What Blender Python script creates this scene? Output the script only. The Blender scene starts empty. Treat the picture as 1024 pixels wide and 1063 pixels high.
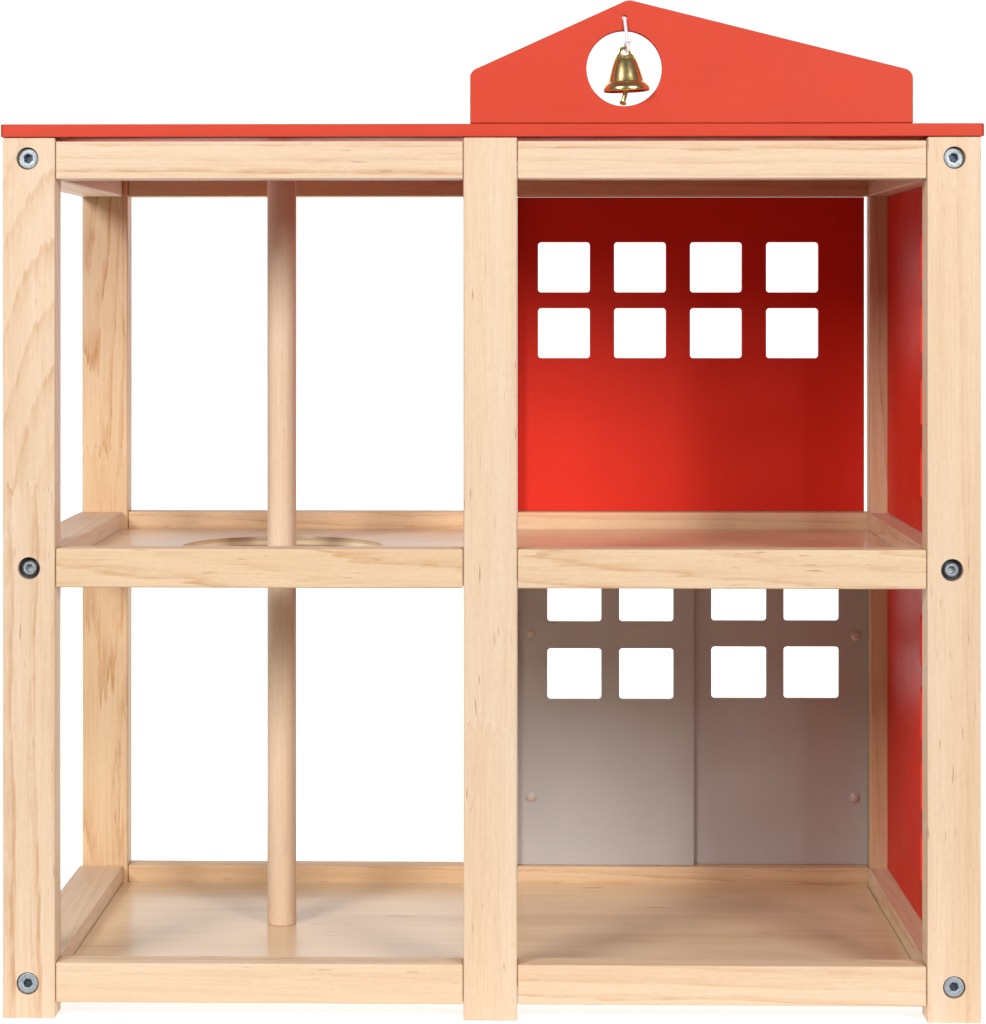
import bpy, bmesh, math, random
from mathutils import Vector, Matrix

random.seed(4)
scene = bpy.context.scene
COL = scene.collection

# ---------------------------------------------------------------- camera
S0, DIST, ZC = 0.0006, 1.744, 0.4502          # metres per photo pixel at the front face, distance, eye height
FPX = DIST / S0                                # focal length in photo pixels
YAW = math.radians(1.17)
CX = 540.0 - FPX * math.tan(YAW)
PW, PH = 1024.0, 1063.0
HORIZON = 309.0

cam = bpy.data.cameras.new('camera')
cam_o = bpy.data.objects.new('camera', cam)
COL.objects.link(cam_o)
cam_o.location = (0, -DIST, ZC)
cam_o.rotation_euler = (math.radians(90), 0, YAW)
cam.sensor_fit = 'VERTICAL'
cam.sensor_height = 36.0
cam.lens = 36.0 * FPX / PH
cam.shift_x = (PW / 2 - CX) / PH
cam.shift_y = -(PH / 2 - HORIZON) / PH
cam.clip_start = 0.05
cam.clip_end = 50
scene.camera = cam_o

_f = Vector((-math.sin(YAW), math.cos(YAW), 0))
_r = Vector((math.cos(YAW), math.sin(YAW), 0))


def P(px, py, Y=0.0):
    """photo pixel -> point of the place in the plane y = Y"""
    d = _f + _r * ((px - CX) / FPX) + Vector((0, 0, (HORIZON - py) / FPX))
    t = (Y + DIST) / d.y
    return Vector((0, -DIST, ZC)) + d * t


def PX(px, Y=0.0):
    return P(px, 500, Y).x


# ---------------------------------------------------------------- world, lamps, exposure
world = bpy.data.worlds.new('World')
scene.world = world
world.use_nodes = True
bg = world.node_tree.nodes['Background']
bg.inputs[0].default_value = (1.0, 1.0, 1.0, 1)
bg.inputs[1].default_value = 0.11


def area(name, loc, target, size, size_y, power, col=(1, 0.99, 0.97), spread=180):
    l = bpy.data.lights.new(name, 'AREA')
    l.shape = 'RECTANGLE'
    l.size, l.size_y = size, size_y
    l.energy = power
    l.color = col
    l.spread = math.radians(spread)
    o = bpy.data.objects.new(name, l)
    COL.objects.link(o)
    o.location = loc
    o.rotation_euler = (Vector(target) - Vector(loc)).to_track_quat('-Z', 'Y').to_euler()
    return o


area('softbox_right', (1.12, -1.72, 1.12), (0, 0.1, 0.55), 0.55, 0.75, 34.5)
area('softbox_left', (-1.20, -1.70, 1.28), (0, 0.1, 0.55), 0.6, 0.7, 39)
area('added_backdrop_lamp', (0, 1.40, -0.22), (0, 1.40, 0), 5.0, 2.8, 122, (1, 1, 1))  # added below the table, keeps it white and washes out the toy's shadow
area('added_backdrop_lamp', (0, 3.6, 1.3), (0, 2.4, 1.3), 5.0, 2.6, 95, (1, 1, 1))  # added behind the sweep to bring the background to pure white

scene.view_settings.view_transform = 'Standard'
scene.view_settings.look = 'None'
scene.view_settings.exposure = 0.0
scene.view_settings.gamma = 1.0
scene.view_settings.use_curve_mapping = False
scene.render.engine = 'CYCLES'
scene.render.resolution_x, scene.render.resolution_y = 986, 1024
scene.cycles.max_bounces = 10
scene.cycles.diffuse_bounces = 6
scene.cycles.sample_clamp_indirect = 6

# ---------------------------------------------------------------- materials


def new_mat(name):
    m = bpy.data.materials.new(name)
    m.use_nodes = True
    nt = m.node_tree
    b = nt.nodes['Principled BSDF']
    return m, nt, b


class NB:
    def __init__(s, nt):
        s.nt = nt

    def n(s, typ, **kw):
        nd = s.nt.nodes.new(typ)
        for k, v in kw.items():
            setattr(nd, k, v)
        return nd

    def put(s, sock, v):
        if isinstance(v, bpy.types.NodeSocket):
            s.nt.links.new(v, sock)
        elif v is not None:
            sock.default_value = v

    def math(s, op, a, b=None, c=None, clamp=False):
        nd = s.n('ShaderNodeMath', operation=op)
        nd.use_clamp = clamp
        s.put(nd.inputs[0], a)
        s.put(nd.inputs[1], b)
        s.put(nd.inputs[2], c)
        return nd.outputs[0]

    def noise(s, vec, scale, detail=2.0, rough=0.5):
        nd = s.n('ShaderNodeTexNoise')
        s.put(nd.inputs['Vector'], vec)
        nd.inputs['Scale'].default_value = scale
        nd.inputs['Detail'].default_value = detail
        nd.inputs['Roughness'].default_value = rough
        return nd.outputs['Fac']

    def xyz(s, x, y, z):
        nd = s.n('ShaderNodeCombineXYZ')
        s.put(nd.inputs[0], x)
        s.put(nd.inputs[1], y)
        s.put(nd.inputs[2], z)
        return nd.outputs[0]

    def ramp(s, fac, stops, interp='LINEAR'):
        nd = s.n('ShaderNodeValToRGB')
        cr = nd.color_ramp
        cr.interpolation = interp
        while len(cr.elements) > 1:
            cr.elements.remove(cr.elements[0])
        first = True
        for p, v in stops:
            e = cr.elements[0] if first else cr.elements.new(p)
            e.position = p
            e.color = (v, v, v, 1) if isinstance(v, float) else v
            first = False
        s.put(nd.inputs[0], fac)
        return nd.outputs[0]

    def mix(s, fac, a, b, blend='MIX'):
        nd = s.n('ShaderNodeMix', data_type='RGBA', blend_type=blend)
        s.put(nd.inputs['Factor'], fac)
        s.put(nd.inputs['A'], a)
        s.put(nd.inputs['B'], b)
        return nd.outputs['Result']


def pine(name, axis='Z', seed=0.0, pith=(0.05, 0.03), tilt=(0.02, 0.05), rings=190.0, strength=0.5,
         warp=0.006, flecks=0.35, joint=None, warm=0.0, bands=0.5, rough=0.5, pith2=None, tilt2=None):
    """Clear-lacquered pine: growth rings round a pith line that wanders along the board, fibre, resin flecks.
    joint: height (local, along the grain) of a finger joint where the grain changes."""
    m, nt, b = new_mat(name)
    B = NB(nt)
    tc = B.n('ShaderNodeTexCoord').outputs['Object']
    sep = B.n('ShaderNodeSeparateXYZ')
    nt.links.new(tc, sep.inputs[0])
    X, Y, Z = sep.outputs
    if axis == 'Z':
        u, v, w = X, Y, Z
    elif axis == 'X':
        u, v, w = Z, Y, X
    else:
        u, v, w = X, Z, Y

    if joint is not None:
        tri = B.math('PINGPONG', B.math('ADD', u, 0.1), 0.0030)
        edge = B.math('MULTIPLY_ADD', tri, 3.1, joint - 0.0046)
        side = B.math('GREATER_THAN', w, edge)
        # the joined piece is another board: shift the pith and everything else along the grain
        uu = B.math('ADD', u, B.math('MULTIPLY', side, 0.027))
        ww = B.math('ADD', w, B.math('MULTIPLY', side, 3.7))
    else:
        side = None
        uu, ww = u, w

    lv = B.xyz(B.math('ADD', uu, seed * 1.7), B.math('ADD', v, seed * 0.9), B.math('MULTIPLY_ADD', ww, 0.22, seed * 3.1))
    n1 = B.math('MULTIPLY', B.math('SUBTRACT', B.noise(lv, 26, 2.0), 0.5), warp * 2)
    lv2 = B.xyz(B.math('ADD', uu, seed * 2.3 + 5), B.math('ADD', v, seed), B.math('MULTIPLY_ADD', ww, 0.16, seed * 1.3))
    n2 = B.math('MULTIPLY', B.math('SUBTRACT', B.noise(lv2, 18, 2.0), 0.5), warp * 2.6)
    fv = B.xyz(B.math('MULTIPLY', uu, 1.0), v, B.math('MULTIPLY_ADD', ww, 0.05, seed))
    nf = B.math('MULTIPLY', B.math('SUBTRACT', B.noise(fv, 380, 2.0), 0.5), 0.0042)
    def pick(lo, hi):
        if side is None or hi is None:
            return lo
        return B.math('MULTIPLY_ADD', side, hi - lo, lo)
    p2, t2 = pith2 or (None, None), tilt2 or (None, None)
    wj = w if joint is None else B.math('SUBTRACT', w, joint)
    a = B.math('ADD', B.math('MULTIPLY_ADD', wj, pick(tilt[0], t2[0]), n1), B.math('SUBTRACT', u, pick(pith[0], p2[0])))
    c = B.math('ADD', B.math('MULTIPLY_ADD', wj, pick(tilt[1], t2[1]), n2), B.math('SUBTRACT', v, pick(pith[1], p2[1])))
    r = B.math('SQRT', B.math('ADD', B.math('MULTIPLY', a, a), B.math('MULTIPLY', c, c)))
    r = B.math('ADD', r, nf)
    ph = B.math('FRACT', B.math('MULTIPLY', r, rings))
    late = B.ramp(ph, [(0.0, 0.0), (0.45, 0.06), (0.78, 0.5), (0.90, 1.0), (0.955, 0.82), (1.0, 0.0)], 'EASE')
    # some rings are stronger than others
    rv = B.xyz(B.math('FLOOR', B.math('MULTIPLY', r, rings)), seed, 0.5)
    wn = B.n('ShaderNodeTexWhiteNoise', noise_dimensions='3D')
    nt.links.new(rv, wn.inputs['Vector'])
    late = B.math('MULTIPLY', late, B.math('MULTIPLY_ADD', wn.outputs['Value'], 0.9, 0.25))
    fade = B.ramp(B.noise(lv, 9, 1.0), [(0.3, 0.35), (0.7, 1.0)])
    late = B.math('MULTIPLY', B.math('MULTIPLY', late, fade), strength)

    # latewood breaks into short dashes along the fibre
    dash = B.noise(B.xyz(B.math('ADD', u, seed * 2), v, B.math('MULTIPLY_ADD', w, 0.13, seed)), 330, 2.0)
    late = B.math('MULTIPLY', late, B.ramp(dash, [(0.34, 0.35), (0.60, 1.25)]))
    early = (0.745 - 0.01 * warm, 0.575 - 0.04 * warm, 0.425 - 0.085 * warm, 1)
    dark = (0.53, 0.27, 0.11, 1)
    col = B.mix(late, early, dark)
    # broad sapwood / heartwood bands running with the grain
    bv = B.xyz(B.math('ADD', uu, seed * 4.1), B.math('ADD', v, seed), B.math('MULTIPLY_ADD', ww, 0.04, seed))
    band = B.ramp(B.noise(bv, 55, 2.0), [(0.36, 0.0), (0.66, 1.0)])
    col = B.mix(B.math('MULTIPLY', band, bands), col, (0.89, 0.76, 0.61, 1), 'MULTIPLY')
    # fine fibre
    fb = B.noise(B.xyz(B.math('ADD', uu, seed), v, B.math('MULTIPLY', ww, 0.03)), 700, 2.0)
    fibre = B.ramp(fb, [(0.3, (0.90, 0.87, 0.83, 1)), (0.65, (1.0, 1.0, 1.0, 1))])
    col = B.mix(0.65, col, fibre, 'MULTIPLY')
    mott = B.noise(B.xyz(B.math('ADD', u, seed), v, B.math('MULTIPLY', w, 0.35)), 620, 3.0, 0.6)
    col = B.mix(0.5, col, B.ramp(mott, [(0.34, (0.93, 0.90, 0.86, 1)), (0.60, (1.01, 1.01, 1.01, 1))]), 'MULTIPLY')
    # short resin flecks
    fl = B.noise(B.xyz(B.math('ADD', uu, seed * 5), v, B.math('MULTIPLY_ADD', ww, 0.09, seed)), 520, 1.0)
    area_m = B.ramp(B.noise(lv2, 22, 1.0), [(0.42, 0.0), (0.62, 1.0)])
    fl = B.math('MULTIPLY', B.ramp(fl, [(0.68, 0.0), (0.76, 1.0)]), B.math('MULTIPLY', area_m, flecks))
    col = B.mix(fl, col, (0.33, 0.16, 0.075, 1))
    if joint is not None:
        # glue line tips of the finger joint
        dz = B.math('ABSOLUTE', B.math('SUBTRACT', w, edge))
        tip = B.math('MULTIPLY', B.math('LESS_THAN', dz, 0.0011), B.ramp(B.noise(tc, 300, 1.0), [(0.50, 0.0), (0.70, 0.42)]))
        col = B.mix(tip, col, (0.40, 0.21, 0.10, 1))
    b.inputs['Roughness'].default_value = rough
    b.inputs['Specular IOR Level'].default_value = 0.35
    nt.links.new(col, b.inputs['Base Color'])
    bp = B.n('ShaderNodeBump')
    bp.inputs['Strength'].default_value = 0.12
    bp.inputs['Distance'].default_value = 0.0004
    nt.links.new(B.math('ADD', fb, late), bp.inputs['Height'])
    nt.links.new(bp.outputs[0], b.inputs['Normal'])
    return m


def plywood(name, seed):
    """lacquered plywood sheet, rotary-cut veneer, grain along x"""
    m, nt, b = new_mat(name)
    B = NB(nt)
    tc = B.n('ShaderNodeTexCoord').outputs['Object']
    sep = B.n('ShaderNodeSeparateXYZ')
    nt.links.new(tc, sep.inputs[0])
    X, Y, Z = sep.outputs
    v1 = B.xyz(B.math('MULTIPLY_ADD', X, 0.12, seed), Y, Z)
    n = B.noise(v1, 26, 4.0, 0.55)
    col = B.ramp(n, [(0.32, (0.63, 0.445, 0.275, 1)), (0.50, (0.735, 0.56, 0.375, 1)), (0.68, (0.67, 0.49, 0.31, 1))])
    n2 = B.noise(B.xyz(B.math('MULTIPLY_ADD', X, 0.03, seed), Y, Z), 330, 2.0)
    col = B.mix(0.7, col, B.ramp(n2, [(0.3, (0.93, 0.91, 0.88, 1)), (0.65, (1.0, 1.0, 1.0, 1))]), 'MULTIPLY')
    fl = B.ramp(B.noise(B.xyz(B.math('MULTIPLY_ADD', X, 0.25, seed * 3), Y, Z), 90, 1.0), [(0.74, 0.0), (0.80, 0.6)])
    col = B.mix(fl, col, (0.40, 0.22, 0.11, 1))
    # the edge of the sheet shows its plies
    wv = B.math('FRACT', B.math('MULTIPLY_ADD', Z, 1 / 0.0060, 0.5))
    geo = B.n('ShaderNodeNewGeometry')
    gs = B.n('ShaderNodeSeparateXYZ')
    nt.links.new(geo.outputs['Normal'], gs.inputs[0])
    edge = B.math('LESS_THAN', B.math('ABSOLUTE', gs.outputs[2]), 0.5)
    plies = B.ramp(wv, [(0.24, (0.50, 0.34, 0.19, 1)), (0.30, (0.80, 0.68, 0.46, 1)), (0.70, (0.78, 0.66, 0.45, 1)), (0.76, (0.60, 0.43, 0.26, 1))])
    col = B.mix(edge, col, plies)
    nt.links.new(col, b.inputs['Base Color'])
    b.inputs['Roughness'].default_value = 0.38
    b.inputs['Specular IOR Level'].default_value = 0.4
    b.inputs['Coat Weight'].default_value = 0.35
    b.inputs['Coat Roughness'].default_value = 0.16
    bp = B.n('ShaderNodeBump')
    bp.inputs['Strength'].default_value = 0.10
    bp.inputs['Distance'].default_value = 0.0006
    nt.links.new(B.math('ADD', n2, B.math('MULTIPLY', n, 2.0)), bp.inputs['Height'])
    nt.links.new(bp.outputs[0], b.inputs['Normal'])
    return m


def paint(name, base, var, rough=0.42, spec=0.4, grain=(0.05, 1, 1), bump=0.05):
    m, nt, b = new_mat(name)
    B = NB(nt)
    tc = B.n('ShaderNodeTexCoord').outputs['Object']
    mp = B.n('ShaderNodeMapping')
    nt.links.new(tc, mp.inputs[0])
    mp.inputs['Scale'].default_value = grain
    n = B.noise(mp.outputs[0], 420, 3.0)
    n2 = B.noise(tc, 24, 3.0)
    f = B.math('MULTIPLY_ADD', n2, 0.6, B.math('MULTIPLY', n, 0.4))
    lo = tuple(c * (1 - var) for c in base) + (1,)
    hi = tuple(min(1, c * (1 + var)) for c in base) + (1,)
    nt.links.new(B.ramp(f, [(0.35, lo), (0.65, hi)]), b.inputs['Base Color'])
    nt.links.new(B.ramp(n2, [(0.3, rough - 0.04), (0.7, rough + 0.05)]), b.inputs['Roughness'])
    b.inputs['Specular IOR Level'].default_value = spec
    bp = B.n('ShaderNodeBump')
    bp.inputs['Strength'].default_value = bump
    bp.inputs['Distance'].default_value = 0.0005
    nt.links.new(n, bp.inputs['Height'])
    nt.links.new(bp.outputs[0], b.inputs['Normal'])
    return m


def metal(name, base, rough, scratch=0.0):
    m, nt, b = new_mat(name)
    B = NB(nt)
    tc = B.n('ShaderNodeTexCoord').outputs['Object']
    n = B.noise(tc, 900, 3.0)
    n2 = B.noise(tc, 260, 2.0)
    lo = tuple(c * (1 - 0.35 * (0.3 + scratch)) for c in base) + (1,)
    nt.links.new(B.ramp(n, [(0.35, lo), (0.6, base + (1,))]), b.inputs['Base Color'])
    nt.links.new(B.ramp(n2, [(0.3, rough), (0.7, min(1.0, rough + 0.12 + scratch * 0.2))]), b.inputs['Roughness'])
    b.inputs['Metallic'].default_value = 1.0
    return m


M_RED = paint('red_paint', (0.575, 0.049, 0.021), 0.025, 0.5, 0.25)
M_REDPANEL = paint('red_panel_lacquer', (0.66, 0.026, 0.011), 0.02, 0.48, 0.20, bump=0.02)
M_GREY = paint('grey_paint', (0.46, 0.445, 0.445), 0.02, 0.36, 0.45, bump=0.02)
M_ZINC = metal('zinc_steel', (0.47, 0.53, 0.58), 0.42, 0.5)
M_WASHER_SHADE = metal('dark_washer_socket_shade', (0.11, 0.125, 0.16), 0.45, 0.5)  # dark washers, and the painted shade inside bolt sockets
M_BRASS, _nt, _b = new_mat('brass')
_B = NB(_nt)
_n = _B.noise(_B.n('ShaderNodeTexCoord').outputs['Object'], 160, 2.0)
_nt.links.new(_B.ramp(_n, [(0.35, (0.90, 0.67, 0.28, 1)), (0.65, (0.96, 0.74, 0.34, 1))]), _b.inputs['Base Color'])
_nt.links.new(_B.ramp(_n, [(0.3, 0.20), (0.7, 0.26)]), _b.inputs['Roughness'])
_b.inputs['Metallic'].default_value = 1.0
M_NUB = None
m, nt, b = new_mat('clear_plastic')
b.inputs['Base Color'].default_value = (0.86, 0.76, 0.73, 1)
b.inputs['Roughness'].default_value = 0.2
b.inputs['Transmission Weight'].default_value = 0.35
M_NUB = m
m, nt, b = new_mat('white_cord')
B = NB(nt)
tcz = B.n('ShaderNodeTexCoord').outputs['Object']
wv = B.n('ShaderNodeTexWave', bands_direction='DIAGONAL')
nt.links.new(tcz, wv.inputs[0])
wv.inputs['Scale'].default_value = 500
nt.links.new(B.ramp(wv.outputs['Fac'], [(0.0, (0.66, 0.58, 0.64, 1)), (1.0, (0.80, 0.76, 0.80, 1))]), b.inputs['Base Color'])
b.inputs['Roughness'].default_value = 0.7
M_CORD = m

# white translucent acrylic of the table, whitened by added lamps behind it
m, nt, b = new_mat('white_acrylic')
b.inputs['Base Color'].default_value = (0.86, 0.86, 0.86, 1)
b.inputs['Roughness'].default_value = 0.6
b.inputs['Specular IOR Level'].default_value = 0.1
tr = nt.nodes.new('ShaderNodeBsdfTranslucent')
tr.inputs[0].default_value = (0.92, 0.92, 0.92, 1)
mx = nt.nodes.new('ShaderNodeMixShader')
mx.inputs[0].default_value = 0.5
nt.links.new(b.outputs[0], mx.inputs[1])
nt.links.new(tr.outputs[0], mx.inputs[2])
nt.links.new(mx.outputs[0], nt.nodes['Material Output'].inputs[0])
M_TABLE = m

# ---------------------------------------------------------------- mesh helpers


def link(name, me, mat, parent=None, loc=(0, 0, 0)):
    o = bpy.data.objects.new(name, me)
    COL.objects.link(o)
    o.location = loc
    if mat is not None:
        for mm in (mat if isinstance(mat, (list, tuple)) else [mat]):
            me.materials.append(mm)
    if parent is not None:
        o.parent = parent
    w = o.modifiers.new('normals', 'WEIGHTED_NORMAL')
    w.mode = 'FACE_AREA'
    w.weight = 90
    w.keep_sharp = True
    return o


def smooth(me, ang=40):
    bm = bmesh.new()
    bm.from_mesh(me)
    for f in bm.faces:
        f.smooth = True
    lim = math.radians(ang)
    for e in bm.edges:
        if len(e.link_faces) == 2 and e.calc_face_angle(0) > lim:
            e.smooth = False
    bm.to_mesh(me)
    bm.free()


def box_bm(sx, sy, sz, bev=0.0009, seg=2, shear=None):
    bm = bmesh.new()
    bmesh.ops.create_cube(bm, size=1.0)
    bmesh.ops.scale(bm, vec=(sx, sy, sz), verts=bm.verts)
    if bev:
        bmesh.ops.bevel(bm, geom=list(bm.edges), offset=bev, segments=seg, profile=0.6, affect='EDGES', clamp_overlap=True)
    return bm


def board(name, x0, x1, y0, y1, z0, z1, mat, parent, bev=0.0009):
    """a bevelled board"""
    c = Vector(((x0 + x1) / 2, (y0 + y1) / 2, (z0 + z1) / 2))
    bm = box_bm(x1 - x0, y1 - y0, z1 - z0, bev)
    me = bpy.data.meshes.new(name)
    bm.to_mesh(me)
    bm.free()
    o = link(name, me, mat, parent, c)
    smooth(me, 60)
    return o


def round_poly(pts, rad, n=5):
    """corner-rounded polygon; rad a number or one per corner"""
    out = []
    N = len(pts)
    for i in range(N):
        p, a, c = Vector(pts[i]), Vector(pts[i - 1]), Vector(pts[(i + 1) % N])
        r = rad[i] if isinstance(rad, (list, tuple)) else rad
        if r <= 0:
            out.append(p)
            continue
        d1, d2 = (a - p).normalized(), (c - p).normalized()
        half = d1.angle(d2) / 2
        t = r / math.tan(half)
        ctr = p + (d1 + d2).normalized() * (r / math.sin(half))
        s, e = p + d1 * t - ctr, p + d2 * t - ctr
        for k in range(n + 1):
            v = s.lerp(e, k / n)
            out.append(ctr + v.normalized() * r)
    return out


def rect(x0, x1, z0, z1):
    return [(x0, z0), (x1, z0), (x1, z1), (x0, z1)]


def circle(cx, cz, r, n=64):
    return [(cx + r * math.cos(2 * math.pi * k / n), cz + r * math.sin(2 * math.pi * k / n)) for k in range(n)]


def sheet(name, outline, holes, thick, mat, parent, origin, plane='XZ', bev=0.0005):
    """a flat sheet cut from outline with holes, in the plane given, `thick` through"""
    cu = bpy.data.curves.new(name, 'CURVE')
    cu.dimensions = '2D'
    cu.fill_mode = 'BOTH'
    cu.extrude = thick / 2 - bev
    cu.bevel_depth = bev
    cu.bevel_resolution = 1
    cu.offset = -bev
    for loop in [outline] + list(holes):
        sp = cu.splines.new('POLY')
        sp.points.add(len(loop) - 1)
        for q, p in zip(sp.points, loop):
            q.co = (p[0], p[1], 0, 1)
        sp.use_cyclic_u = True
    tmp = bpy.data.objects.new('tmp', cu)
    COL.objects.link(tmp)
    bpy.context.view_layer.update()
    dg = bpy.context.evaluated_depsgraph_get()
    me = bpy.data.meshes.new_from_object(tmp.evaluated_get(dg))
    bpy.data.objects.remove(tmp)
    me.name = name
    if plane == 'XZ':
        me.transform(Matrix.Rotation(math.radians(90), 4, 'X'))
    elif plane == 'YZ':
        me.transform(Matrix(((0, 0, 1, 0), (1, 0, 0, 0), (0, 1, 0, 0), (0, 0, 0, 1))))
    bm = bmesh.new()
    bm.from_mesh(me)
    bmesh.ops.remove_doubles(bm, verts=bm.verts, dist=1e-6)
    bmesh.ops.recalc_face_normals(bm, faces=bm.faces)
    bm.to_mesh(me)
    bm.free()
    me.materials.clear()
    smooth(me, 35)
    return link(name, me, mat, parent, origin)


def lathe(name, prof, mat, parent, loc, axis='Z', n=48, hexa=()):
    """profile of (radius, height); rings listed in hexa follow a hexagon (for a socket)"""
    bm = bmesh.new()
    rings = []
    for i, (r, h) in enumerate(prof):
        if r < 1e-7:
            rings.append([bm.verts.new((0, 0, h))])
            continue
        ring = []
        for k in range(n):
            a = 2 * math.pi * k / n
            rr = r
            if i in hexa:
                rr = r / math.cos((a % (math.pi / 3)) - math.pi / 6)
            ring.append(bm.verts.new((rr * math.cos(a), rr * math.sin(a), h)))
        rings.append(ring)
    for A, C in zip(rings, rings[1:]):
        if len(A) == 1 and len(C) == 1:
            continue
        for k in range(n):
            j = (k + 1) % n
            if len(A) == 1:
                bm.faces.new((A[0], C[k], C[j]))
            elif len(C) == 1:
                bm.faces.new((A[k], C[0], A[j]))
            else:
                bm.faces.new((A[k], C[k], C[j], A[j]))
    bmesh.ops.recalc_face_normals(bm, faces=bm.faces)
    if axis == 'Y':
        bmesh.ops.rotate(bm, verts=bm.verts, matrix=Matrix.Rotation(math.radians(90), 3, 'X'))
    me = bpy.data.meshes.new(name)
    bm.to_mesh(me)
    bm.free()
    smooth(me, 40)
    return link(name, me, mat, parent, loc)


def tube(name, pts, r, mat, parent, loc=(0, 0, 0), res=6):
    cu = bpy.data.curves.new(name, 'CURVE')
    cu.dimensions = '3D'
    cu.bevel_depth = r
    cu.bevel_resolution = res
    cu.use_fill_caps = True
    sp = cu.splines.new('NURBS')
    sp.points.add(len(pts) - 1)
    for q, p in zip(sp.points, pts):
        q.co = (p[0], p[1], p[2], 1)
    sp.use_endpoint_u = True
    sp.order_u = 4
    sp.resolution_u = 8
    tmp = bpy.data.objects.new('tmp', cu)
    COL.objects.link(tmp)
    bpy.context.view_layer.update()
    me = bpy.data.meshes.new_from_object(tmp.evaluated_get(bpy.context.evaluated_depsgraph_get()))
    bpy.data.objects.remove(tmp)
    me.name = name
    me.materials.clear()
    smooth(me, 60)
    return link(name, me, mat, parent, loc)


# ---------------------------------------------------------------- setting: a white product table that sweeps up behind
bm = bmesh.new()
prof = [(-0.40, 0.0), (0.9, 0.0), (1.7, 0.0)]
R = 0.7
for k in range(1, 15):
    a = math.radians(90 * k / 14)
    prof.append((1.7 + R * math.sin(a), R - R * math.cos(a)))
prof.append((2.4, 2.7))
last = None
for (y, z) in prof:
    pr = (bm.verts.new((-2.6, y, z)), bm.verts.new((2.6, y, z)))
    if last:
        f = bm.faces.new((last[0], last[1], pr[1], pr[0]))
        f.smooth = True
    last = pr
me = bpy.data.meshes.new('ground')
bm.to_mesh(me)
bm.free()
ground = link('ground', me, M_TABLE)
ground['kind'] = 'structure'
ground['label'] = 'seamless bright white table surface sweeping up behind the wooden toy'

# ---------------------------------------------------------------- the toy fire station
TOY = bpy.data.objects.new('toy_fire_station', None)
COL.objects.link(TOY)
TOY['label'] = 'open two-storey wooden toy fire station with red roof, fire pole and grey doors'
TOY['category'] = 'toy building'

PD = 0.022                      # post depth, front to back
YB = 0.300                      # front face of the rear posts
Z_TOP = 0.5503
RAIL_Z = ((0.0098, 0.0347), (0.2690, 0.2935), (0.5241, 0.5479))

xl0, xl1 = PX(3.0), PX(57.6)
xc0, xc1 = PX(481.3), PX(537.0)
xr0, xr1 = PX(962.6), PX(1018.6)
bxl0, bxl1 = PX(85.5, YB), PX(132.8, YB)
bxr0 = PX(903.5, YB)
bxr1 = bxr0 + (xr1 - xr0)

BOLT = {'l': [(28.6, 164.5, 0.0032), (30.2, 590.0, 0.0042), (28.8, 1021.0, 0.0008)],
        'r': [(991.3, 163.6, 0.0040), (988.8, 592.0, 0.0040), (990.9, 1025.2, 0.0012)]}


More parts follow.
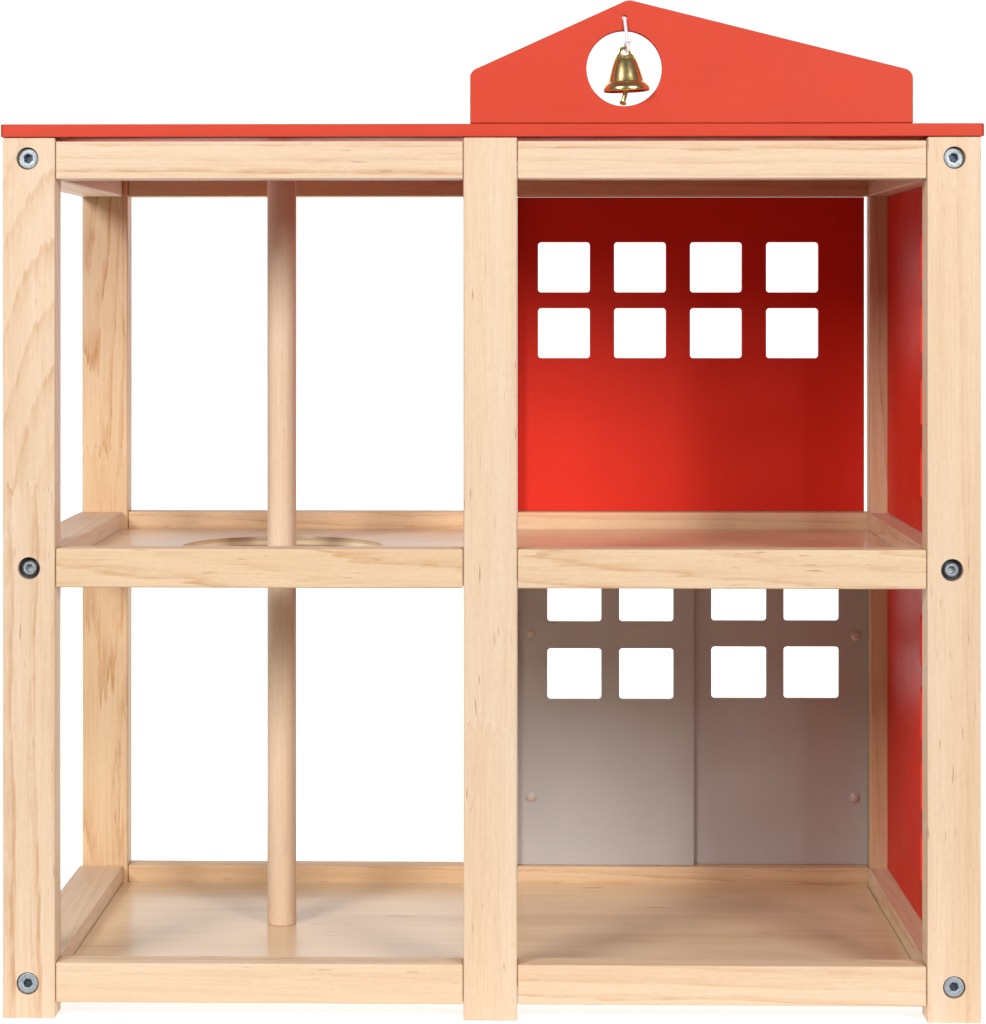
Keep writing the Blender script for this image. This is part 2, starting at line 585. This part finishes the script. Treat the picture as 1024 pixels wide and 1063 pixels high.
def post(name, x0, x1, y0, y1, mat, bolts=()):
    hs = []
    cz = Z_TOP / 2
    for (px, py, dep) in bolts:
        p = P(px, py, y0)
        hs.append((p.x, p.z, 0.0070, dep + 0.0035))
    # board() expects hole coordinates in local space
    cxm = (x0 + x1) / 2
    c = Vector((cxm, (y0 + y1) / 2, cz))
    bm = box_bm(x1 - x0, y1 - y0, Z_TOP, 0.0013, 2)
    me = bpy.data.meshes.new(name)
    bm.to_mesh(me)
    bm.free()
    o = link(name, me, mat, TOY, c)
    if hs:
        cb = bmesh.new()
        for (hx, hz, hr, hd) in hs:
            yy = (y0 - c.y) + hd / 2 - 0.01
            mt = Matrix.Translation((hx - c.x, yy, hz - c.z)) @ Matrix.Rotation(math.radians(90), 4, 'X')
            bmesh.ops.create_cone(cb, cap_ends=True, segments=48, radius1=hr, radius2=hr, depth=hd + 0.02, matrix=mt)
        cm = bpy.data.meshes.new('cut')
        cb.to_mesh(cm)
        cb.free()
        co = bpy.data.objects.new('cut', cm)
        COL.objects.link(co)
        co.location = c
        md = o.modifiers.new('bool', 'BOOLEAN')
        md.object = co
        md.operation = 'DIFFERENCE'
        md.solver = 'EXACT'
        bpy.context.view_layer.update()
        new = bpy.data.meshes.new_from_object(o.evaluated_get(bpy.context.evaluated_depsgraph_get()))
        o.modifiers.remove(md)
        o.data = new
        bpy.data.objects.remove(co)
        smooth(new, 35)
    else:
        smooth(me, 60)
    for i, (px, py, dep) in enumerate(bolts):
        p = P(px, py, y0)
        h0 = -dep                      # head face lies `dep` behind the front face
        R1 = 0.0065
        loc = Vector((p.x, y0, p.z)) - c
        if i == 1:                     # small bright head on a dark washer, deep in its hole
            prof = [(0.0068, h0 - 0.0034), (0.0068, h0 - 0.0012), (0.0045, h0 - 0.0010)]
            bo = lathe('bolt', prof, M_WASHER_SHADE, o, loc, 'Y', 48)
            prof = [(0.0046, h0 - 0.0014), (0.0044, h0 + 0.0010), (0.0036, h0 + 0.0018), (0.0024, h0 + 0.0018),
                    (0.0021, h0 + 0.0012), (0.0020, h0 - 0.0012), (0.0, h0 - 0.0014)]
            # joined below as the bright head of the same bolt
            hd = lathe('bolt', prof, M_ZINC, None, loc, 'Y', 48, (3, 4, 5))
            bmj = bmesh.new()
            bmj.from_mesh(bo.data)
            n0 = len(bmj.faces)
            bmj.from_mesh(hd.data)
            bmj.faces.ensure_lookup_table()
            for f in bmj.faces[n0:]:
                f.material_index = 1
            bmj.to_mesh(bo.data)
            bmj.free()
            bo.data.materials.append(M_ZINC)
            bpy.data.objects.remove(hd)
        else:
            prof = [(R1, h0 - 0.0034), (R1, h0 - 0.0008), (R1 - 0.0002, h0 - 0.0003), (R1 - 0.0007, h0), (0.0034, h0),
                    (0.0027, h0 - 0.0003), (0.0025, h0 - 0.0008), (0.0023, h0 - 0.0032), (0.0, h0 - 0.0034)]
            bo = lathe('bolt', prof, M_ZINC, o, loc, 'Y', 48, (5, 6, 7))
            bo.data.transform(Matrix.Rotation(0.3 + i, 4, 'Y'))
            bo.data.materials.append(M_WASHER_SHADE)      # shade inside the socket, put in as a darker colour
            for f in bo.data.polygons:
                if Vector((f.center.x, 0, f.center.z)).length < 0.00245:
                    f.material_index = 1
    return o


m_pl = pine('pine_broad_grain', 'Z', 1.3, pith=(-0.055, 0.03), tilt=(0.03, 0.01), rings=85, strength=0.6, warp=0.006, flecks=0.7,
            joint=0.055, bands=0.45, pith2=(0.030, -0.034), tilt2=(-0.06, 0.26))
m_pc = pine('pine_straight_grain', 'Z', 2.9, pith=(-0.06, 0.05), tilt=(0.004, 0.01), rings=100, strength=0.22, warp=0.003, flecks=0.7,
            joint=-0.093, bands=0.35, pith2=(-0.05, 0.04), tilt2=(-0.02, 0.0))
m_pr = pine('pine_speckled_grain', 'Z', 5.2, pith=(0.07, 0.03), tilt=(0.01, 0.0), rings=90, strength=0.26, warp=0.003, flecks=0.95, bands=0.45)
m_bl = pine('pine_flame_grain', 'Z', 7.7, pith=(0.002, 0.020), tilt=(0.01, 0.05), rings=190, strength=1.0, warp=0.011, flecks=0.8,
            joint=0.062, warm=0.9, bands=0.5, pith2=(-0.006, 0.012), tilt2=(0.05, 0.06))
m_br = pine('pine_rear_grain', 'Z', 9.1, pith=(0.03, 0.02), tilt=(0.02, 0.02), rings=150, strength=0.8, warp=0.006, flecks=0.4, warm=0.6)

PF = -0.0012                    # posts stand a touch proud of the rails
post('corner_post', xl0, xl1, PF, PD, m_pl, BOLT['l'])
post('corner_post', xr0, xr1, PF, PD, m_pr, BOLT['r'])
post('middle_post', xc0, xc1, PF, PD, m_pc)
post('corner_post', bxl0, bxl1, YB, YB + PD, m_bl)
post('corner_post', bxr0, bxr1, YB, YB + PD, m_br)
bxc0, bxc1 = xc0 + 0.002, PX(536.9, YB)
post('middle_post', bxc0, bxc1, YB, YB + PD, m_br)

# rails of the three frames
g = 0.0002
DECK_Z, SHELF_Z = 0.0227, 0.2815
T, T_SHELF = 0.006, 0.009
rail_front = [pine('pine_rail_dashed', 'X', 11.0, (0.05, 0.01), (0.01, 0.02), 100, 0.5, 0.004, 1.0, bands=0.35, warm=0.3),
              pine('pine_rail_wavy', 'X', 12.4, (0.012, 0.02), (0.03, 0.05), 150, 0.8, 0.008, 0.7, bands=0.4, warm=0.75),
              pine('pine_rail_lined', 'X', 13.9, (0.10, 0.03), (0.006, 0.0), 130, 0.85, 0.0028, 0.4, bands=0.3)]
rail_front2 = [pine('pine_rail_dashed_pale', 'X', 51.0, (0.04, 0.01), (0.01, 0.03), 110, 0.5, 0.005, 1.0, bands=0.3, warm=0.3),
               pine('pine_rail_wavy_pale', 'X', 52.4, (0.020, 0.018), (0.02, 0.06), 130, 0.7, 0.007, 0.5, bands=0.3, warm=0.55),
               pine('pine_rail_lined_pale', 'X', 53.9, (0.06, 0.03), (0.008, 0.0), 150, 0.9, 0.0032, 0.4, bands=0.3)]
rail_back = [pine('pine_rail_rear', 'X', 15.0, (0.04, 0.01), (0.02, 0.02), 150, 0.6, 0.005, 0.5, warm=0.8),
             pine('pine_rail_rear_pale', 'X', 16.2, (0.05, 0.02), (0.01, 0.02), 130, 0.6, 0.005, 0.5, warm=0.7),
             pine('pine_rail_rear_plain', 'X', 17.5, (0.06, 0.01), (0.01, 0.01), 140, 0.6, 0.004, 0.5, warm=0.7)]
rail_side = [pine('pine_rail_side', 'Y', 21.0, (0.03, 0.03), (0.03, 0.02), 150, 0.65, 0.005, 0.4),
             pine('pine_rail_side_pale', 'Y', 22.2, (0.05, 0.02), (0.02, 0.02), 130, 0.55, 0.005, 0.4)]
for i, (z0, z1) in enumerate(RAIL_Z):
    board('front_rail', xl1 + g, xc0 - g, 0.0, PD - 0.002, z0, z1, rail_front[i], TOY, 0.0012)
    o = board('front_rail', xc1 + g, xr0 - g, 0.0, PD - 0.002, z0, z1, rail_front2[i], TOY, 0.0012)
    for (ra, rb, rm) in ((bxl1 + g, bxc0 - g, rail_back[i]), (bxc1 + g, bxr0 - g, rail_back[(i + 1) % 3])):
        o = board('rear_rail', ra, rb, YB + 0.001, YB + PD - 0.002, z0, z1, rm, TOY, 0.0012)
        if i < 2:                   # unseen lip added under the plywood to block light through its gap
            lt = (DECK_Z - T, SHELF_Z - T_SHELF)[i] - 0.0003
            lip = box_bm(rb - ra - 0.002, 0.0078, lt - z0 - 0.0005, 0)
            bmesh.ops.translate(lip, verts=lip.verts, vec=Vector((o.location.x, YB - 0.0022, (lt + z0 + 0.0005) / 2)) - o.location)
            lip.from_mesh(o.data)
            lip.to_mesh(o.data)
            lip.free()
            smooth(o.data, 60)
    board('side_rail', xl0 + 0.001, xl1 - 0.0006, PD + g, YB - g, z0, z1, rail_side[0], TOY, 0.0012)
    board('side_rail', xr0 + 0.0006, xr1 - 0.001, PD + g, YB - g, z0, z1, rail_side[1], TOY, 0.0012)

# plywood decks, recessed in their frames
POLE_Y = 0.167
pole_c = P(292.8, 958, POLE_Y)
POLE_R = 0.0099
dx0, dx1, dy0, dy1 = xl1 - 0.0002, xr0 + 0.0002, PD - 0.0026, YB - 0.0002
o0 = Vector(((dx0 + dx1) / 2, (dy0 + dy1) / 2, 0))
out = rect(dx0 - o0.x, dx1 - o0.x, dy0 - o0.y, dy1 - o0.y)
sheet('floor_board', out, [], T, plywood('plywood_floor', 1.7), TOY, (o0.x, o0.y, DECK_Z - T / 2), 'XY', 0.0012)
hole = circle(PX(293.5, POLE_Y) - o0.x, POLE_Y - o0.y, 0.0675, 96)
sheet('shelf_board', out, [hole], T_SHELF, plywood('plywood_shelf', 6.1), TOY, (o0.x, o0.y, SHELF_Z - T_SHELF / 2), 'XY', 0.0012)

# fire pole from floor to roof
m_dowel = pine('beech_dowel', 'Z', 31.0, (0.2, 0.05), (0.0, 0.0), 240, 0.16, 0.001, 0.25, bands=0.15)
pz0, pz1 = DECK_Z, Z_TOP
lathe('fire_pole', [(0, 0), (POLE_R - 0.0006, 0), (POLE_R, 0.0006), (POLE_R, pz1 - pz0)], m_dowel, TOY, (pole_c.x, POLE_Y, pz0), 'Z', 48)

# roof board and gable
rx0, rx1 = PX(0.2, -0.003), PX(1022.6, -0.003)
RT = 0.0080
ro = Vector(((rx0 + rx1) / 2, (-0.003 + YB + PD + 0.004) / 2, Z_TOP + RT / 2))
rh = (YB + PD + 0.007) / 2
sheet('roof_board', round_poly(rect(rx0 - ro.x, rx1 - ro.x, -rh, rh), 0.003), [], RT, M_RED, TOY, ro + Vector((0, 0, 0.0001)), 'XY', 0.0006)

GY = 0.0004
GT = 0.0065
gpix = [(488.2, 129.5), (488.2, 74.0), (652.5, -0.6), (948.2, 73.0), (948.2, 129.5)]
go = P(650, 129, GY)
go.z = Z_TOP + RT + 0.0002
gp = []
for k, (a, c) in enumerate(gpix):
    p = P(a, c, GY - GT / 2)
    gp.append((p.x - go.x, (p.z if k not in (0, 4) else go.z) - go.z))
hc = P(648.3, 71.0, GY - GT / 2)
sc = P(648.6, 18.5, GY - GT / 2)
gable = sheet('gable_board', round_poly(gp, [0.0004, 0.0058, 0.0085, 0.0062, 0.0004], 7),
              [circle(hc.x - go.x, hc.z - go.z, 0.0234, 72), circle(sc.x - go.x, sc.z - go.z, 0.0015, 20)],
              GT, M_RED, TOY, (go.x, GY, go.z), 'XZ', 0.0008)

# red rear wall with eight window openings
WY = 0.3125


def wins(cols, rows, Y, o):
    hs = []
    for (a0, a1) in cols:
        for (r0, r1) in rows:
            p, q = P(a0, r1, Y), P(a1, r0, Y)
            hs.append(round_poly(rect(p.x - o.x, q.x - o.x, p.z - o.z, q.z - o.z), 0.0022, 4))
    return hs


wo = Vector((PX(700, WY), WY + 0.0025, 0.41))
wx0, wx1 = bxc1 + 0.0003, PX(897.3, WY)
wz0, wz1 = RAIL_Z[1][1] + 0.0003, RAIL_Z[2][0] - 0.0003
cols = [(558.8, 612.6), (637.8, 691.6), (716.6, 770.4), (795.6, 849.8)]
sheet('rear_wall', rect(wx0 - wo.x, wx1 - wo.x, wz0 - wo.z, wz1 - wo.z), wins(cols, [(251.5, 303.5), (320.0, 371.8)], WY, wo),
      0.005, M_REDPANEL, TOY, wo, 'XZ', 0.0005)

# two grey doors below, the right one slipped behind the left one
for (px0, px1, Y, cols, rows, pins) in (
        (541.5, 720.6, 0.3075, [(568.6, 624.4), (643.2, 699.2)], [(591.5, 645.0), (673.2, 725.6)], [(551, 658), (551.6, 827)]),
        (717.5, 900.2, 0.3121, [(738.8, 795.6), (813.8, 870.8)], [(590.5, 644.2), (671.4, 724.6)], [(888.2, 660.4), (887.2, 827.6)])):
    Th = 0.004
    do = Vector((PX((px0 + px1) / 2, Y), Y + Th / 2, 0.155))
    a0, a1 = PX(px0, Y), PX(px1, Y)
    if px0 < 600:
        a0 = bxc1 + 0.0002
    else:
        a1 = bxr0 - 0.0003
    dz0, dz1 = RAIL_Z[0][1] + 0.0002, RAIL_Z[1][0] - 0.0006
    door = sheet('door', rect(a0 - do.x, a1 - do.x, dz0 - do.z, dz1 - do.z), wins(cols, rows, Y, do), Th, M_GREY, TOY, do, 'XZ', 0.0004)
    for (ax, ay) in pins:
        p = P(ax, ay, Y)
        lathe('rivet', [(0.0034, 0.0), (0.0034, 0.0006), (0.0027, 0.0012), (0.0026, 0.0026), (0.0018, 0.0034), (0.0009, 0.0036),
                        (0.0007, 0.0026), (0.0, 0.0025)], M_NUB, door, (p.x - do.x, -Th / 2, p.z - do.z), 'Y', 24)

# red side wall on the right, set in the middle of posts and rails, with rows of window openings
sx = PX(987.0, 0.0)
sy0, sy1 = PD + 0.0003, YB - 0.0003
for (z0, z1, rows) in ((RAIL_Z[1][1] + 0.0003, RAIL_Z[2][0] - 0.0003, [(240, 291.5), (314, 366), (390, 441), (463, 515)]),
                       (RAIL_Z[0][1] + 0.0003, RAIL_Z[1][0] - 0.0003, [(637.5, 690), (712, 765.5), (786, 839.5), (859.5, 913.5)])):
    so = Vector((sx + 0.0025, (sy0 + sy1) / 2, (z0 + z1) / 2))
    hs = []
    for (r0, r1) in rows:
        Yw = 0.132
        za, zb = P(956, r1, Yw).z, P(956, r0, Yw).z
        for (ya, yb) in ((0.040, 0.079), (0.093, 0.132)):
            hs.append(round_poly(rect(ya - so.y, yb - so.y, za - so.z, zb - so.z), 0.0022, 4))
    sheet('side_wall', rect(sy0 - so.y, sy1 - so.y, z0 - so.z, z1 - so.z), hs, 0.005, M_REDPANEL, TOY, so, 'YZ', 0.0005)

# ---------------------------------------------------------------- the bell in the gable's round hole
BY = GY - GT / 2 + 0.0005
bt = P(650.6, 95.2, BY)
BELL = bpy.data.objects.new('brass_bell', None)
COL.objects.link(BELL)
BELL.location = bt
BELL['label'] = 'small shiny brass bell hanging by white cord in the round hole of red gable'
BELL['category'] = 'bell'
u = S0
prof = [(24.0, 1.0), (24.3, 2.4), (23.8, 4.6), (22.4, 6.9), (20.7, 8.5), (19.3, 9.3), (18.6, 10.4), (17.2, 16), (15.3, 22.5), (13.3, 28.5),
        (11.9, 32.2), (10.9, 33.7), (9.4, 34.6), (5, 35.0), (0, 35.1)]
inner = [(0, 33.0), (9.0, 32.4), (11.6, 27), (14.2, 18), (16.0, 11.5), (19.0, 6.5), (21.6, 2.6), (22.4, 0.4)]
pf = [(a * u, c * u) for a, c in inner + [(22.8, 0.2)] + prof]
dome = lathe('bell_dome', pf, M_BRASS, BELL, (0, 0, 0), 'Z', 64)
# crown loop: a tapering strap with an eye
lo = [(-11.5, 34.2), (11.5, 34.2), (9.8, 37.2), (7.6, 40), (6.4, 43.5), (4.6, 46), (0, 47), (-4.6, 46), (-6.4, 43.5), (-7.6, 40), (-9.8, 37.2)]
eye = [(3.0 * math.cos(a), 40.6 + (3.4 if math.sin(a) > 0 else 2.8) * math.sin(a)) for a in [2 * math.pi * k / 20 for k in range(20)]]
loop = sheet('crown_loop', [(a * u, c * u) for a, c in lo], [[(a * u, c * u) for a, c in eye]], 0.0022, M_BRASS, BELL, (0, 0, 0), 'XZ', 0.0005)
# clapper
cl = lathe('clapper', [(0, 0), (1.9 * u, 0.4 * u), (3.6 * u, 1.6 * u), (3.9 * u, 3 * u), (2.8 * u, 4.0 * u), (2.3 * u, 4.8 * u), (2.7 * u, 16 * u),
                       (1.7 * u, 17 * u), (1.5 * u, 40 * u), (0, 40.2 * u)], M_BRASS, BELL, (-4.3 * u, 0, -14.2 * u), 'Z', 20)
cl.rotation_euler = (0.05, math.radians(14), 0)
dome.rotation_euler.y = loop.rotation_euler.y = math.radians(-2.4)
# cord: out of the small hole, down to a knot, round the eye
c0 = Vector((sc.x, GY, sc.z)) - bt
fy = GY - GT / 2 - 0.0012 - BY
kx = Vector((0.8 * u, fy, 49.5 * u))
pts = [c0, c0 + Vector((0, -0.003, 0.0003)), Vector((c0.x, fy, c0.z - 0.0012)), c0.lerp(kx, 0.55) * 1.0, kx]
pts[3].y = fy
tube('cord', [tuple(p) for p in pts] + [(1.6 * u, fy, 47 * u), (2.2 * u, -0.0018, 43.5 * u), (0.4 * u, 0, 41 * u), (-1.0 * u, 0.0016, 43.5 * u),
                                        (-1.6 * u, 0.0004, 48 * u), (0.4 * u, fy - 0.0008, 52 * u), (2.4 * u, fy, 50.5 * u), (1.2 * u, fy + 0.0008, 49 * u),
                                        (-1.4 * u, fy, 51.2 * u), (1.2 * u, fy - 0.0012, 52.3 * u), (5.0 * u, fy - 0.0006, 52.6 * u)], 0.00105, M_CORD, BELL)
